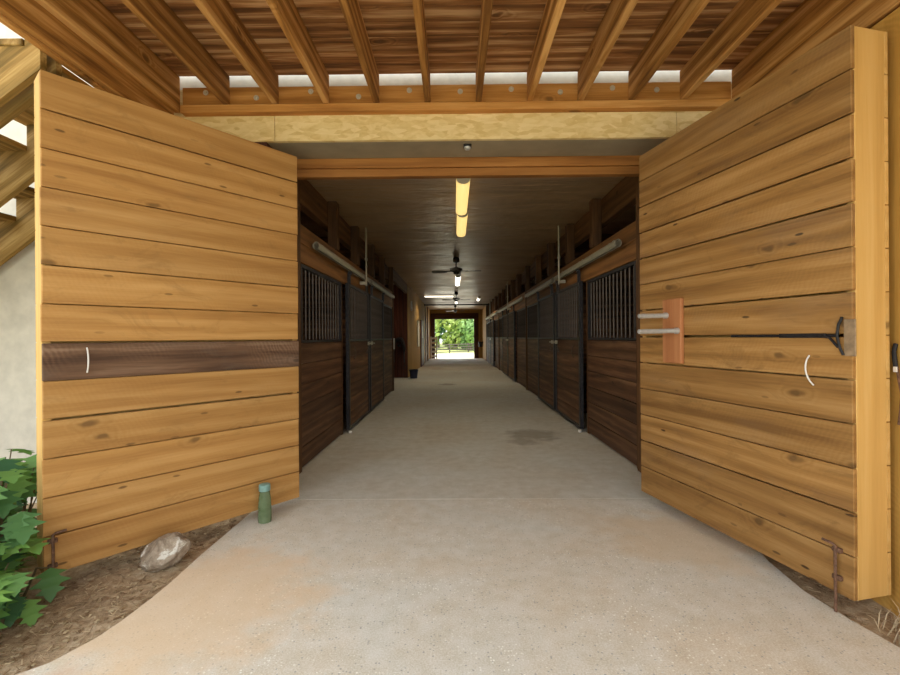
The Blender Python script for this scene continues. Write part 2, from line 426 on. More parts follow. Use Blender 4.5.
XL, XR, ZC = -1.50, 1.78, 3.04        # aisle faces, ceiling
YW = 3.62                             # outer face of the barn front wall
YE = 28.0                             # far end wall

# ------------------------------------------------------------------ ground and floor
def grid(name, x0, x1, y0, y1, nx, ny, zf, mat, kind='structure'):
    b = MB(); vs = []
    for j in range(ny+1):
        for i in range(nx+1):
            x = x0+(x1-x0)*i/nx; y = y0+(y1-y0)*j/ny; vs.append(V((x, y, zf(x, y))))
    fs = [(j*(nx+1)+i, j*(nx+1)+i+1, (j+1)*(nx+1)+i+1, (j+1)*(nx+1)+i) for j in range(ny) for i in range(nx)]
    b.add(vs, fs, [V(v) for v in vs], .5, True)
    return b.build(name, mat, kind=kind)
left_edge = [(-1.53, YW), (-1.53, 3.05), (-1.535, 2.72), (-1.525, 2.40), (-1.53, 2.25), (-1.545, 2.08), (-1.57, 1.95), (-1.64, 1.80), (-1.80, 1.66), (-2.2, 1.5), (-4.0, 1.2), (-9, 1.0)]
right_edge = [(9, 1.0), (4.0, 1.1), (2.6, 1.3), (2.02, 1.60), (1.85, 1.84), (1.80, 2.07), (1.77, 2.30), (1.80, 2.6), (1.9, 3.0), (1.9, YW)]
b = MB(); b.poly_prism([(-9, -4), (9, -4)]+right_edge+left_edge, -.12, 0)
b.build('floor', M['floor_out'], kind='structure', recalc=True)
b = MB()
for y0, y1 in ((YW+.006, 6.6), (6.606, 11.2), (11.206, 16), (16.006, 21), (21.006, YE+.15)):
    b.bx(XL-3.2, XR+3.2, y0, y1, -.12, 0)
b.build('floor_aisle', M['floor_in'], kind='structure')
def sz(x, y):
    n = mnoise.noise(V((x*5, y*5, 0)))*.014+mnoise.noise(V((x*17, y*17, 3)))*.008
    return -.022+n
grid('ground_soil', -4.2, -1.4, 1.0, YW, 90, 84, sz, M['soil'])
grid('ground_soil_strip', 1.6, 3.2, 1.2, YW, 40, 60, sz, M['soil'])
b = MB(); b.bx(-40, 40, -40, YW, -.3, -.13); b.build('ground_yard', M['yard'], kind='structure')
def hz(x, y): return -.02-max(0, y-28.2)*.028
grid('ground_gravel', -30, 30, YE+.15, 58, 6, 10, hz, M['gravel'])
grid('ground_meadow', -60, 60, 58, 130, 6, 8, lambda x, y: hz(x, 58)+(y-58)*.012-.01, M['meadow'])
# straw and chips lying on the soil
b = MB()
for i in range(1700):
    if i < 1500: x, y = rng.uniform(-2.1, -1.56), rng.uniform(1.62, 3.4)
    else: x, y = rng.uniform(1.76, 2.05), rng.uniform(1.7, 2.5)
    if x > -1.7 and y < 1.9 and x < 0: continue
    L = rng.uniform(.008, .05); a = rng.uniform(0, 6.28); w = rng.uniform(.0012, .004)
    if rng.random() < .25: L, w = rng.uniform(.01, .022), rng.uniform(.006, .012)
    d = V((math.cos(a), math.sin(a), rng.uniform(-.15, .15))).normalized(); p = V((-d.y, d.x, 0)).normalized()
    b.box((x, y, sz(x, y)+.006), (L, w, w*.6), (d, p, d.cross(p)), 0, 0, rng.random()**1.4)
o = b.build('straw_litter', M['straw'], kind='stuff'); tag(o, 'straw and wood chips scattered on the bare soil', 'straw')
# dry grass tufts at the foot of the side wall
b = MB()
for i in range(130):
    x, y = rng.uniform(1.86, 2.05), rng.uniform(1.55, 2.05); a = rng.uniform(0, 6.28); L = rng.uniform(.05, .13)
    t = V((x+math.cos(a)*L*.7, y+math.sin(a)*L*.7, L*.7))
    b.tube([(x, y, -.03), ((x+t.x)/2, (y+t.y)/2, L*.5), t], .002, 3, True, [.0025, .002, .0006], rng.random())
o = b.build('dry_grass', M['straw'], kind='stuff'); tag(o, 'dry pale grass at the foot of the plywood side wall', 'grass')

# ------------------------------------------------------------------ barn shell
ZS = 2.888                             # soffit
b = MB(); b.bx(-9, -1.62, YW, YW+.25, -.1, ZS); b.bx(-9, 9, YW, YW+.25, 3.31, 6.2); b.bx(-9, -2.36, YW, YW+.25, ZS, 3.31)
b.bx(2.3, 9, YW, YW+.25, -.1, 3.31); b.bx(1.92, 2.3, YW, YW+.25, -.1, ZS); b.bx(-2.36, 2.3, YW+.021, YW+.25, ZS+.001, 3.31)
b.build('wall_front', M['stucco'], kind='structure')
b = MB()
for x0, x1 in ((-2.36, -1.432), (-1.428, 1.786), (1.79, 2.3)): b.bx(x0, x1, YW-.012, YW+.02, ZS, 3.31)
b.build('wall_front_header', M['osb'], kind='structure')
b = MB(); b.bx(-1.62, 1.92, YW+.021, 4.10, ZS, ZS+.1); b.build('ceiling_soffit', M['soffit'], kind='structure')
b = MB(); b.bx(-1.62, -1.50, YW, 4.3, 0, ZS, 2); b.build('trim_1', M['darkframe'], kind='structure')
b = MB(); b.bx(1.78, 1.92, YW, 4.3, 0, ZS, 2); b.build('trim_2', M['darkframe'], kind='structure')
b = MB(); b.bx(-4.7, 5.0, 4.1, YE+.2, ZC, ZC+.3); b.build('ceiling', M['ceiling'], kind='structure')
b = MB(); b.bx(-5.0, -4.7, 3.87, YE, 0, ZC+.3); b.build('wall_left', M['redwall'], kind='structure')
b = MB(); b.bx(5.0, 5.3, 3.87, YE, 0, ZC+.3); b.build('wall_right', M['redwall'], kind='structure')
# header beam over the opening, double pine
t = thing('header_beam', 'orange pine beam spanning the top of the barn opening', 'beam', (0, 4.04, 2.755))
b = MB(); b.bx(-1.50, 1.78, 3.96, 4.00, 2.802, ZS-.001, 0, .004, .7); b.build('upper_board', M['beam'], t, (0, 4.04, 2.755))
b = MB(); b.bx(-1.50, 1.78, 3.975, 4.05, 2.73, 2.799, 0, .004, .3); b.build('lower_board', M['beam'], t, (0, 4.04, 2.755))
# side wall beside the right hand door leaf
b = MB(); b.bx(2.075, 2.17, .7, YW-.001, -.1, 2.82, 2, .003, .5); b.build('wall_side', M['wallply'], kind='structure')
# far end wall and its frame
b = MB(); b.bx(-4.7, -1.42, YE, YE+.15, 0, ZC, 2); b.bx(1.49, 5.0, YE, YE+.15, 0, ZC, 2); b.bx(-1.42, 1.49, YE, YE+.15, 2.80, ZC)
b.build('wall_far', M['plywood'], kind='structure')
b = MB(); b.bx(-1.44, -1.18, YE-.06, YE+.16, 0, 2.44, 2); b.bx(1.25, 1.53, YE-.06, YE+.16, 0, 2.44, 2); b.bx(-1.44, 1.53, YE-.06, YE+.16, 2.44, 2.80)
b.build('trim_far', M['darkframe'], kind='structure')
# left wall beyond the stalls, and the wash bay in front of it
b = MB(); y = 14.7
while y < YE-.01:
    b.bx(XL-.1, XL, y, min(y+1.22, YE)-.004, 0, ZC, 2, .002); y += 1.22
b.build('wall_plywood', M['plywood'], kind='structure')
b = MB()
for i in range(22): b.bx(-4.7+i*.145, -4.7+(i+1)*.145-.004, 14.64, 14.7, 0, ZC, 2, .003)
b.build('wall_bay', M['redwall'], kind='structure')
# stall partitions
b = MB()
for y in (4.32, 7.70, 11.06):
    for k in range(15): b.bx(-4.7, XL-.195, y-.03, y+.03, k*.203, k*.203+.2, 0)
b.build('wall_stall_partition', M['stall'], kind='structure')
b = MB()
for y in (4.32, 7.70, 11.06, 14.45, 17.8, 21.15, 24.5):
    for k in range(15): b.bx(XR+.195, 5.0, y-.03, y+.03, k*.203, k*.203+.2, 0)
b.build('wall_stall_divider', M['stall'], kind='structure')
b = MB(); b.bx(XR, XR+.12, 24.63, YE, 0, ZC, 2); b.build('wall_end_bay', M['plywood'], kind='structure')

# ------------------------------------------------------------------ porch deck overhead
led = thing('ledger_board', 'long orange ledger board bolted across the front wall under the joists', 'ledger', (0, YW-.05, 3.09))
b = MB(); b.bx(-2.15, 2.20, YW-.053, YW-.014, 3.153, 3.305, 0, .003, .6); b.build('board', M['ledger'], led, led.location)
b = MB(); b.bx(-2.15, 2.20, YW-.09, YW-.014, 3.09, 3.150, 0, .004, .8); b.build('joist_ledge', M['ledger'], led, led.location)
for px, hi in ((206, 0), (257, 1), (312, 0), (360, 1), (411, 0), (462, .3), (513, 0), (562, .6), (614, 0), (658, .4)):
    x = (px-454)/450*(YW-.06); z = 3.262-.045*hi
    b = MB(); ax = V((0, -1, 0))
    b.tube([(x, YW-.052, z), (x, YW-.058, z)], .021, 14); b.tube([(x, YW-.058, z), (x, YW-.066, z)], .010, 6)
    b.build('washer_bolt', M['washer'], led, led.location)
YJ = YW-.055
xs = [-1.79, -1.40, -.998, -.600, -.195, .208, .612, 1.012, 1.412, 1.815]
for i, x in enumerate(xs):
    b = MB(); b.box((x, (YJ-.6)/2, 3.2705), (.044, YJ+.6, .234), None, 1, .004)
    o = b.build('deck_joist', M['joist'], origin=(x, YJ, 3.157))
    tag(o, ('wooden deck joist overhead, %s along from the heavy stairside beam' % ORD[i]) if i < 9 else 'wooden deck joist overhead, the last before the doubled beam by the side wall', 'joist', 'joists under the deck')
y = YW-.06; i = 0
while y > -.6 and i < 28:
    b = MB(); b.box((.0, y-.07, 3.388+.018+rng.uniform(0, .003)), (4.9, .1455, .036), None, 0, .004)
    o = b.build('deck_board', M['deck'], origin=(0, y-.07, 3.39))
    tag(o, 'rough deck board above the joists, %s out from the barn wall' % ORD[i], 'board', 'boards of the deck overhead')
    y -= .146; i += 1
t = thing('stairside_beam', 'thick laminated timber beam carrying the deck beside the outdoor stair', 'beam', (-2.3, YJ, 3.07))
for x0, x1, z0, z1 in ((-2.212, -2.165, 3.10, 3.387), (-2.258, -2.214, 2.935, 3.31), (-2.302, -2.26, 2.92, 3.387)):
    b = MB(); b.bx(x0, x1, -.6, YJ, z0, z1, 1, .005); b.build('ply', M['joist'], t, t.location)
t = thing('doubled_beam', 'doubled timber joist carrying the deck beside the plywood side wall', 'beam', (2.23, YJ, 3.11))
for x0, x1 in ((2.20, 2.247), (2.25, 2.297)):
    b = MB(); b.bx(x0, x1, -.6, YJ, 3.13, 3.39, 1, .004); b.build('ply', M['joist'], t, t.location)
b = MB(); b.bx(2.06, 2.19, -.6, YJ, 2.83, 3.02, 1, .004); o = b.build('wall_plate', M['joist'], origin=(2.12, YJ, 2.83))
tag(o, 'dark timber plate lying along the top of the plywood side wall', 'beam')

# ------------------------------------------------------------------ outdoor stair
st = thing('outdoor_stair', 'open wooden outdoor stair climbing to the deck behind the hinged door leaf', 'stair', (-4.2, 3.0, 0))
def Z0(x): return 4.53+.74*x
run, rise = .2533, .18
for Yc in (2.52, 2.62, 3.06, 3.50):
    pts = [(-6.0, Z0(-6.0)), (-2.306, Z0(-2.306)), (-2.306, 3.18), (-2.394, 3.18)]
    x, z = -2.394, 2.95; pts.append((x, z))
    while x-run > -5.7:
        x -= run; pts.append((x, z)); z -= rise; pts.append((x, z))
    pts.append((-6.0, z))
    b = MB(); b.poly_prism(pts, Yc-.02, Yc+.02, 'y', rng.random())
    off = V((rng.random()*30, rng.random()*30, 0)); c, s_ = math.cos(.6435), math.sin(.6435)
    b.g = [V((v.x*c+v.z*s_, -v.x*s_+v.z*c, v.y))+off for v in b.v]
    b.build('stringer', M['stair'], st, st.location, recalc=True)
x, z = -2.394, 2.95
while x-run > -5.7:
    b = MB(); b.bx(x-run-.03, x-.004, 2.49, 3.58, z+.001, z+.039, 1, .004); b.build('tread', M['stair'], st, st.location)
    x -= run; z -= rise

# ------------------------------------------------------------------ hinged entrance door leaves
def door_leaf(P0, P1, z0, z1, thick, name, label, mat, darkrow, gaps):
    P0, P1 = V((*P0, 0)), V((*P1, 0)); u = (P1-P0).normalized(); W = (P1-P0).length
    n = V((u.y, -u.x, 0));
    if n.y > 0: n = -n
    root = thing(name, label, 'door', (P0.x, P0.y, 0))
    zax = V((0, 0, 1)); O = root.location.copy(); O = V((P0.x, P0.y, 0))
    at = lambda s, d, z: P0+u*s+n*d+zax*z     # s from the hinge side, d towards the aisle
    nb = 13; h = (z1-z0)/nb
    for k in range(nb):
        g0, g1 = gaps.get(k, .0025), gaps.get(k+1, .0025)
        zb, zt = z1-(k+1)*h+g1, z1-k*h-g0
        dk = (k == darkrow)
        th = .026 if dk else .022
        b = MB(); b.box(at(W/2+rng.uniform(-.002, .003), -.011+(th-.022)/2, (zb+zt)/2), (W, th, zt-zb), (u, n, zax), 0, .003)
        if dk: pass
        p = b.build('plank', M['dark_plank'] if dk else mat, root, O)
        if dk: p['label'] = 'dark weathered grey-brown plank'
    t = thick-.044
    f = MB()
    f.box(at(W-.02, -.022-t/2, (z0+z1)/2), (.04, t, z1-z0-.004), (u, n, zax), 2, .003, .6)
    f.box(at(.02, -.022-t/2, (z0+z1)/2), (.04, t, z1-z0-.004), (u, n, zax), 2, .003, .4)
    for z in (z0+.03, (z0+z1)/2, z1-.03):
        f.box(at(W/2, -.022-t/2, z), (W-.082, t, .05), (u, n, zax), 0, .003, .5)
    f.box(at(W/2, -thick*.5, (z0+z1)/2), (W-.09, .01, z1-z0-.02), (u, n, zax), 0, 0, .3)  # added unseen liner, blocks light showing through the plank gaps
    f.build('frame', M['edge'], root, O)
    b = MB()
    for k in range(nb):
        b.box(at(W/2, -thick+.011, z1-(k+.5)*h), (W, .021, h-.004), (u, n, zax), 0, .002)
    b.build('back_cladding', M['edge'], root, O)
    return root, at, u, n, W, O
def bow_handle(root, at, O, s, z, L, out=.05, lean=0.0):
    pts = []
    for i in range(9):
        a = i/8; pts.append(at(s+lean*(a-.5), .004+out*math.sin(math.pi*a)**.7, z-L/2+L*a))
    b = MB(); b.tube(pts, .0038, 8); b.build('pull_handle', M['white'], root, O)['label'] = 'white bow pull handle'
def cane_bolt(root, at, O, s, z0, z1, mat, zlow):
    b = MB()
    b.tube([at(s, .022, zlow), at(s, .022, z1), at(s-.010, .024, z1+.006), at(s-.055, .028, z1+.010)], .0065, 8)
    for z in (z0+.07, z0+.20): b.box(at(s, .010, z), (.04, .02, .022), (V(at(1, 0, 0)-at(0, 0, 0)), V(at(0, 1, 0)-at(0, 0, 0)), V((0, 0, 1))), 0, .003)
    b.build('cane_bolt', mat, root, O)['label'] = 'rusty drop bolt'
LD, at, u, n, W, O = door_leaf((-1.204, 3.473), (-2.137, 2.315), .07, 2.71, .17, 'barn_door',
    'thick golden plank barn door leaf standing open beside the soil and hydrangea', M['door_left'], 7, {1: .004, 7: .005, 9: .006, 8: .001, 5: .003})
bow_handle(LD, at, O, W-.185, 1.19, .135, .028)
cane_bolt(LD, at, O, W-.035, .05, .285, M['rust'], -.03)
b = MB(); b.box(at(W-.19, .001, .285), (.30, .003, .006), (u, n, V((0, 0, 1))), 0, 0); 
RD, at, u, n, W, O = door_leaf((1.468, 3.564), (1.82, 2.071), .078, 2.718, .225, 'barn_door',
    'thick weathered plank barn door leaf with wooden handle block, open beside the plywood wall', M['door_right'], -1, {1: .003, 2: .004, 3: .005, 4: .005, 6: .005, 7: .008, 8: .004, 11: .004})
bow_handle(RD, at, O, W-.185, 1.125, .145, .036, -.02)
cane_bolt(RD, at, O, W-.065, .09, .31, M['rust'], -.005)
# cedar handle block with two bar handles
b = MB(); b.box(at(.39, .016, 1.335), (.185, .03, .45), (u, n, V((0, 0, 1))), 2, .006); hb = b.build('handle_block', M['block'], RD, O)
hb['label'] = 'reddish cedar mounting block'
for s, z, ln in ((.345, 1.445, .25), (.455, 1.335, .33)):
    b = MB(); b.tube([at(s, .03, z), at(s, .05, z), at(s, .06, z), at(s-.01, ln-.004, z-.004), at(s-.01, ln, z-.004)], .014, 12, True, [.022, .022, .0165, .0165, .013])
    b.build('bar_handle', M['chrome'], RD, O)['label'] = 'brushed steel bar handle'
# black bar stands for the latch rod and the wide gap's shadow; curved catch
zl = 2.718-7*.20308
b = MB(); b.box(at(1.17, .001, zl), (.60, .012, .013), (u, n, V((0, 0, 1))), 0, .002); b.box(at(1.30, .002, zl), (.24, .016, .022), (u, n, V((0, 0, 1))), 0, .003)
b.build('latch_bar_gap_shadow', M['black'], RD, O)['label'] = 'black latch bar and gap shadow'
b = MB(); b.tube([at(W-.035, .012, zl+.085), at(W-.05, .014, zl+.05), at(W-.055, .016, zl), at(W-.045, .016, zl-.05), at(W-.03, .014, zl-.09)], .006, 8)
b.tube([at(W-.14, .012, zl), at(W-.09, .014, zl-.01), at(W-.05, .016, zl-.055)], .006, 8)
b.build('latch_catch', M['black'], RD, O)['label'] = 'curved black latch catch'
b = MB(); b.box(at(W-.008, .003, zl-.01), (.05, .008, .17), (u, n, V((0, 0, 1))), 2, .002); b.build('strike_plate', M['plate'], RD, O)
# latch hanging on the side wall by the door
t = thing('gate_latch', 'black hanging latch with small white tag on the plywood side wall', 'latch', (2.07, 2.12, 1.12))
b = MB(); b.tube([(2.068, 2.125, 1.255), (2.055, 2.12, 1.22), (2.058, 2.115, 1.14)], .009, 8); b.build('hook', M['black'], t, t.location)
b = MB(); b.tube([(2.06, 2.112, 1.15), (2.05, 2.09, 1.08), (2.052, 2.08, 1.02), (2.06, 2.095, .95), (2.066, 2.11, .88)], .006, 8); b.build('lever', M['rust'], t, t.location)
b = MB(); b.bx(2.046, 2.052, 2.10, 2.116, 1.125, 1.15, 2, .001); b.build('tag', M['white'], t, t.location)

# sensor on the soffit
t = thing('sensor_box', 'small black and grey sensor box on the soffit over the opening', 'sensor', (.12, 3.72, ZS))
b = MB(); b.bx(.09, .154, 3.685, 3.75, ZS-.018, ZS-.0005, 0, .004); b.build('base', M['black'], t, t.location)
b = MB(); b._lathe([(.028, -.018), (.027, -.028), (.02, -.038), (.004, -.043)], (.122, 3.718, ZS), 16, .5); b.build('lens', M['chrome'], t, t.location, recalc=True)

# ------------------------------------------------------------------ stalls
def stall_panel_proto():
    t = thing('stall_screen', '', 'stall screen', (0, 0, 0), 0, 'fixed stall screens along the aisle')
    L = 1.70
    for y in (-L/2, L/2-.05):
        f = MB(); f.bx(-.10, -.01, y, y+.05, 0, 2.05, 2, .004); f.build('stile', M['post'], t)
    for k in range(6):
        b = MB(); b.bx(-.05, -.012, -L/2+.051, L/2-.051, .02+k*.206, .02+(k+1)*.206-.005, 1, .004); b.build('plank', M['stall'], t)
    g = MB(); g.bx(-.06, -.008, -L/2+.051, L/2-.051, 1.257, 1.285, 1, .002); g.bx(-.06, -.008, -L/2+.051, L/2-.051, 2.01, 2.045, 1, .002)
    g.bx(-.06, -.008, -L/2+.052, -L/2+.085, 1.286, 2.009, 2, .002); g.bx(-.06, -.008, L/2-.085, L/2-.052, 1.286, 2.009, 2, .002)
    gr = g.build('grille', M['steel'], t)
    n = 13; p = None
    for k in range(n):
        y = -L/2+.085+(L-.17)*(k+.5)/n
        if p is None:
            b = MB(); b.tube([(-.035, 0, 1.28), (-.035, 0, 2.015)], .010, 8); p = b.build('bar', M['bar'], gr); p.location.y = y
        else:
            q = p.copy(); C.objects.link(q); q.location.y = y
    return t
def sliding_door_proto():
    t = thing('sliding_stall_door', '', 'sliding door', (0, 0, 0), 0, 'sliding stall doors along the aisle')
    L = 1.48
    f = MB()
    f.bx(.012, .062, -L/2, -L/2+.075, .04, 2.06, 2, .004); f.bx(.012, .062, L/2-.06, L/2, .04, 2.06, 2, .004)
    f.bx(.014, .060, -L/2+.076, L/2-.061, .04, .075, 1, .003); f.bx(.014, .060, -L/2+.076, L/2-.061, 2.02, 2.06, 1, .003); f.bx(.014, .060, -L/2+.076, L/2-.061, 1.255, 1.285, 1, .003)
    f.build('frame', M['steel'], t)
    for k in range(6):
        b = MB(); b.bx(.018, .05, -L/2+.077, L/2-.062, .077+k*.196, .077+(k+1)*.196-.005, 1, .004); b.build('plank', M['stall'], t)
    g = MB(); g.bx(.020, .052, -L/2+.077, -L/2+.09, 1.286, 2.019, 2); g.bx(.020, .052, L/2-.075, L/2-.062, 1.286, 2.019, 2)
    gr = g.build('grille', M['steel'], t)
    n = 13; p = None
    for k in range(n):
        y = -L/2+.09+(L-.165)*(k+.5)/n
        if p is None:
            b = MB(); b.tube([(.036, 0, 1.28), (.036, 0, 2.025)], .009, 8); p = b.build('bar', M['bar'], gr); p.location.y = y
        else:
            q = p.copy(); C.objects.link(q); q.location.y = y
    for y in (-L/2+.05, L/2-.16):
        b = MB(); b.bx(.035, .075, y-.025, y+.025, 2.04, 2.185, 2, .004); b.bx(.045, .09, y-.035, y+.035, 2.182, 2.220, 1, .003); b.build('roller_hanger', M['steel'], t)
    # latch with ring near the meeting edge (+y)
    l = MB(); l.bx(.062, .075, L/2-.16, L/2+.0, 1.18, 1.24, 1, .003); l.tube([(.075, L/2-.10, 1.21), (.11, L/2-.10, 1.21), (.11, L/2-.03, 1.21)], .009, 8)
    l.build('latch', M['track'], t)
    pts = [(.07+.012*math.sin(a), L/2-.22+.04*math.cos(a), 1.10+.05*math.sin(a)) for a in [2*math.pi*i/14 for i in range(15)]]
    b = MB(); b.tube(pts, .006, 6); b.build('ring', M['bar'], t)
    pts = [(.066+.03*math.sin(math.pi*i/8), -L/2+.30, 1.0+.18*i/8) for i in range(9)]
    b = MB(); b.tube(pts, .006, 6); b.build('pull_handle', M['bar'], t)
    return t
def door_track_proto():
    t = thing('door_track', '', 'door track', (0, 0, 0), 0, 'box tracks above the sliding stall doors')
    b = MB(); L = 2.9
    prof = []
    for i in range(11):
        a = math.pi*(-.35+1.7*i/10); prof.append((.062+.034*math.sin(a-.0)*1.0, 2.255+.040*math.cos(a)))
    outer = [(.062+.036*math.cos(a), 2.272+.044*math.sin(a)) for a in [(-.30+1.6*i/12)*math.pi for i in range(13)]]
    inner = [(.062+.030*math.cos(a), 2.272+.038*math.sin(a)) for a in [(-.30+1.6*i/12)*math.pi for i in range(13)]][::-1]
    ring = outer+inner; n = len(ring); vs = []; fs = []
    for y in (0, L):
        vs += [V((x, y, z)) for x, z in ring]
    fs = [(i, (i+1) % n, n+(i+1) % n, n+i) for i in range(n)]
    m = 13
    for i in range(m-1):
        fs.append((i, i+1, n-2-i, n-1-i)); fs.append((n+i, n+n-1-i, n+n-2-i, n+i+1))
    b.add(vs, fs, [V((v.y, v.x, v.z)) for v in vs], .5, False)
    b.build('rail', M['track'], t, recalc=True)
    for y in (.25, 1.40, 2.60):
        b = MB(); b.bx(.0, .055, y-.03, y+.03, 2.317, 2.332, 1, .002); b.bx(.001, .012, y-.03, y+.03, 2.28, 2.36, 2, .002); b.build('bracket', M['track'], t)
    return t
PNL, DOR, TRK = stall_panel_proto(), sliding_door_proto(), door_track_proto()
used = set()
def put(proto, loc, rz, label):
    if proto.name not in used:
        used.add(proto.name); proto.location = loc; proto.rotation_euler = (0, 0, rz); proto['label'] = label; return proto
    return dup(proto, loc, rz, label)
# a door whose latch is at -y: mirrored proto
def mirror_proto(src):
    r = dup(src, (0, 0, 0), 0, '')
    def go(o):
        for ch in [c for c in C.objects if c.parent == o]:
            if ch.type == 'MESH':
                me = ch.data.copy(); me.transform(Matrix.Diagonal((1, -1, 1, 1))); me.flip_normals(); ch.data = me
                ch.location.y = -ch.location.y
            go(ch)
    go(r); return r
DOR2, TRK2 = mirror_proto(DOR), mirror_proto(TRK)
SIDE = {'L': ('on the wash bay side', XL, 1), 'R': ('on the unbroken stall row', XR, -1)}
def wpart(name, x0, x1, y0, y1, z0, z1, ga, mat, label, cat, group):
    b = MB(); b.bx(min(x0, x1), max(x0, x1), y0, y1, z0, z1, ga, .005)
    o = b.build(name, M[mat], origin=((x0+x1)/2, (y0+y1)/2, z0)); return tag(o, label, cat, group)
def pair(side, yc, nth):
    where, X, sg = SIDE[side]; rz = 0 if sg > 0 else math.pi
    pos = {('L', 0): 'left pair before the wash bay'}.get((side, nth)) or ('%s stall pair on the right' % ORD[nth])
    Q = lambda y: (X, yc+sg*y, 0)
    P = lambda x, y: (X+sg*x, yc+sg*y)
    near = lambda y: 'nearer the entrance' if sg*y < 0 else 'farther from the entrance'
    for y in (-2.46, 2.46):
        put(PNL, Q(y), rz, 'fixed barred stall screen, %s, %s' % (near(y), pos))
    put(DOR, Q(-.80), rz, 'sliding barred stall door, %s, %s' % (near(-1), pos))
    put(DOR2, Q(.80), rz, 'sliding barred stall door, %s, %s' % (near(1), pos))
    put(TRK, Q(.10), rz, 'pale box track, %s, %s' % (near(1), pos))
    put(TRK2, Q(-.10), rz, 'pale box track, %s, %s' % (near(-1), pos))
    y0, y1 = yc-3.33, yc+3.33
    # header boards, top beam
    t = thing('stall_header', 'orange-brown double header board above the bars, ' + pos, 'header board', (X, yc, 2.05), 0, 'stall headers')
    for z0, z1 in ((2.052, 2.238), (2.242, 2.43)):
        b = MB(); b.bx(min(X, X-sg*.04), max(X, X-sg*.04), y0, y1, z0, z1, 1, .005); b.build('board', M['header'], t, t.location)
    wpart('top_plate', X-sg*.092, X-sg*.19, y0, y1, 2.72, ZC-.005, 1, 'post', 'dark timber top plate under the ceiling, ' + pos, 'beam', 'stall top plates')
    for i, y in enumerate((-1.95, -.68, .68, 1.95) if sg > 0 else (1.95, .68, -.68, -1.95)):
        wpart('transom_post', X+sg*.025, X-sg*.09, yc+sg*y-.07, yc+sg*y+.07, 2.435, ZC-.004, 2, 'post', 'short transom post, %s from the entrance, %s' % (ORD[i], pos), 'post', 'transom posts above the stalls')
    for y, w in ((-3.37, 'entrance end'), (3.37, 'far end')):
        yy = yc+y
        if side == 'R' and y < 0 and nth > 0: continue
        wpart('stall_post', X+sg*.015, X-sg*.11, yy-.036, yy+.036, 0, ZC-.002, 2, 'post', 'full height dark post at the %s, %s' % (w, pos), 'post', 'full height stall posts')
    # pale stop pole with chain between the two doors
    px, py = P(.125, -.62*sg)
    t = thing('stop_pole', 'thin pale pole with hanging chain, ' + pos, 'pole', (px, py, 2.0), 0, 'poles between stall doors')
    b = MB(); b.tube([(px, py, 2.12), (px, py, ZC)], .014, 8); b.bx(px-.02, px+.02, py-.02, py+.02, 2.52, 2.56, 2, .003); b.build('pole', M['track'], t, t.location)
    b = MB(); b.bx(min(px+.012, px-sg*.10), max(px+.012, px-sg*.10), py-.025, py+.025, 2.14, 2.19, 2, .003); b.build('bracket', M['track'], t, t.location)
    b = MB(); z = 2.12
    while z > 1.30:
        b.tube([(px, py, z), (px+.006, py+.006, z-.012), (px, py, z-.024)], .006, 5); z -= .026
    b.build('chain', M['bar'], t, t.location)
    for i, y in enumerate((-1.56, 1.56) if sg > 0 else (1.56, -1.56)):
        gx, gy = P(.075, y)
        b = MB(); b._lathe([(.024, .0), (.026, .02), (.02, .035), (.005, .04)], (gx, gy, 0), 12, .5)
        o = b.build('door_guide', M['white'], origin=(gx, gy, 0), recalc=True)
        tag(o, 'white floor guide %s, %s' % ('nearer the entrance' if i == 0 else 'farther from the entrance', pos), 'door guide', 'white door guides on the floor')
pair('L', 7.70, 0)
for k, yc in enumerate((7.70, 14.45, 21.20)): pair('R', yc, k)
b = MB(); b.bx(-1.485, -1.462, 11.02, 11.10, 1.02, 1.29, 2, .004); o = b.build('feed_card', M['white'], origin=(-1.47, 11.06, 1.02))
tag(o, 'narrow white card fixed to the stall post before the wash bay', 'card')
wpart('wash_bay_beam', XL, XL-.09, 11.12, 14.62, 2.74, ZC-.005, 1, 'post', 'dark timber beam under the ceiling across the wash bay', 'beam', None)

# ------------------------------------------------------------------ wash bay contents, left wall furniture
t = thing('hanging_saddle', 'dark saddle and tack hanging on the red-brown wash bay wall', 'saddle', (-1.78, 14.6, .9))
b = MB(); b.bx(-1.80, -1.74, 14.25, 14.638, 1.02, 1.08, 1, .004); b.build('rack_arm', M['black'], t, t.location)
b = MB(); vs = []
nu, nv = 14, 10
for i in range(nu+1):
    for j in range(nv+1):
        a = -1.35+2.7*i/nu; v = j/nv
        r = .16+.02*math.cos(v*6.28); drop = .33*max(0, abs(a)-.5)
        vs.append(V((-1.77+r*math.sin(a)*1.05, 14.22+.40*v, 1.09+.10*math.cos(a)-drop+.09*((v-.45)*2)**2)))
fs = [(i*(nv+1)+j, i*(nv+1)+j+1, (i+1)*(nv+1)+j+1, (i+1)*(nv+1)+j) for i in range(nu) for j in range(nv)]
b.add(vs, fs, [V(v) for v in vs], .5, True); o = b.build('saddle_seat', M['tack'], t, t.location)
md = o.modifiers.new('s', 'SOLIDIFY'); md.thickness = .03
for sx in (-.17, .17):
    b = MB(); b.box((-1.77+sx, 14.42, .74), (.025, .24, .46), None, 2, .01); b.build('saddle_flap', M['tack'], t, t.location)
    b = MB(); b.tube([(-1.77+sx*1.15, 14.42, .6), (-1.77+sx*1.15, 14.42, .40)], .012, 6); b.tube([(-1.77+sx*1.15+.05*math.cos(a), 14.42, .36+.06*math.sin(a)) for a in [6.283*i/12 for i in range(13)]], .01, 6); b.build('stirrup', M['black'], t, t.location)
t = thing('saddle_blanket', 'dark folded saddle blanket hanging on the wash bay wall beside the saddle', 'blanket', (-2.2, 14.6, 1.3))
b = MB(); vs = []
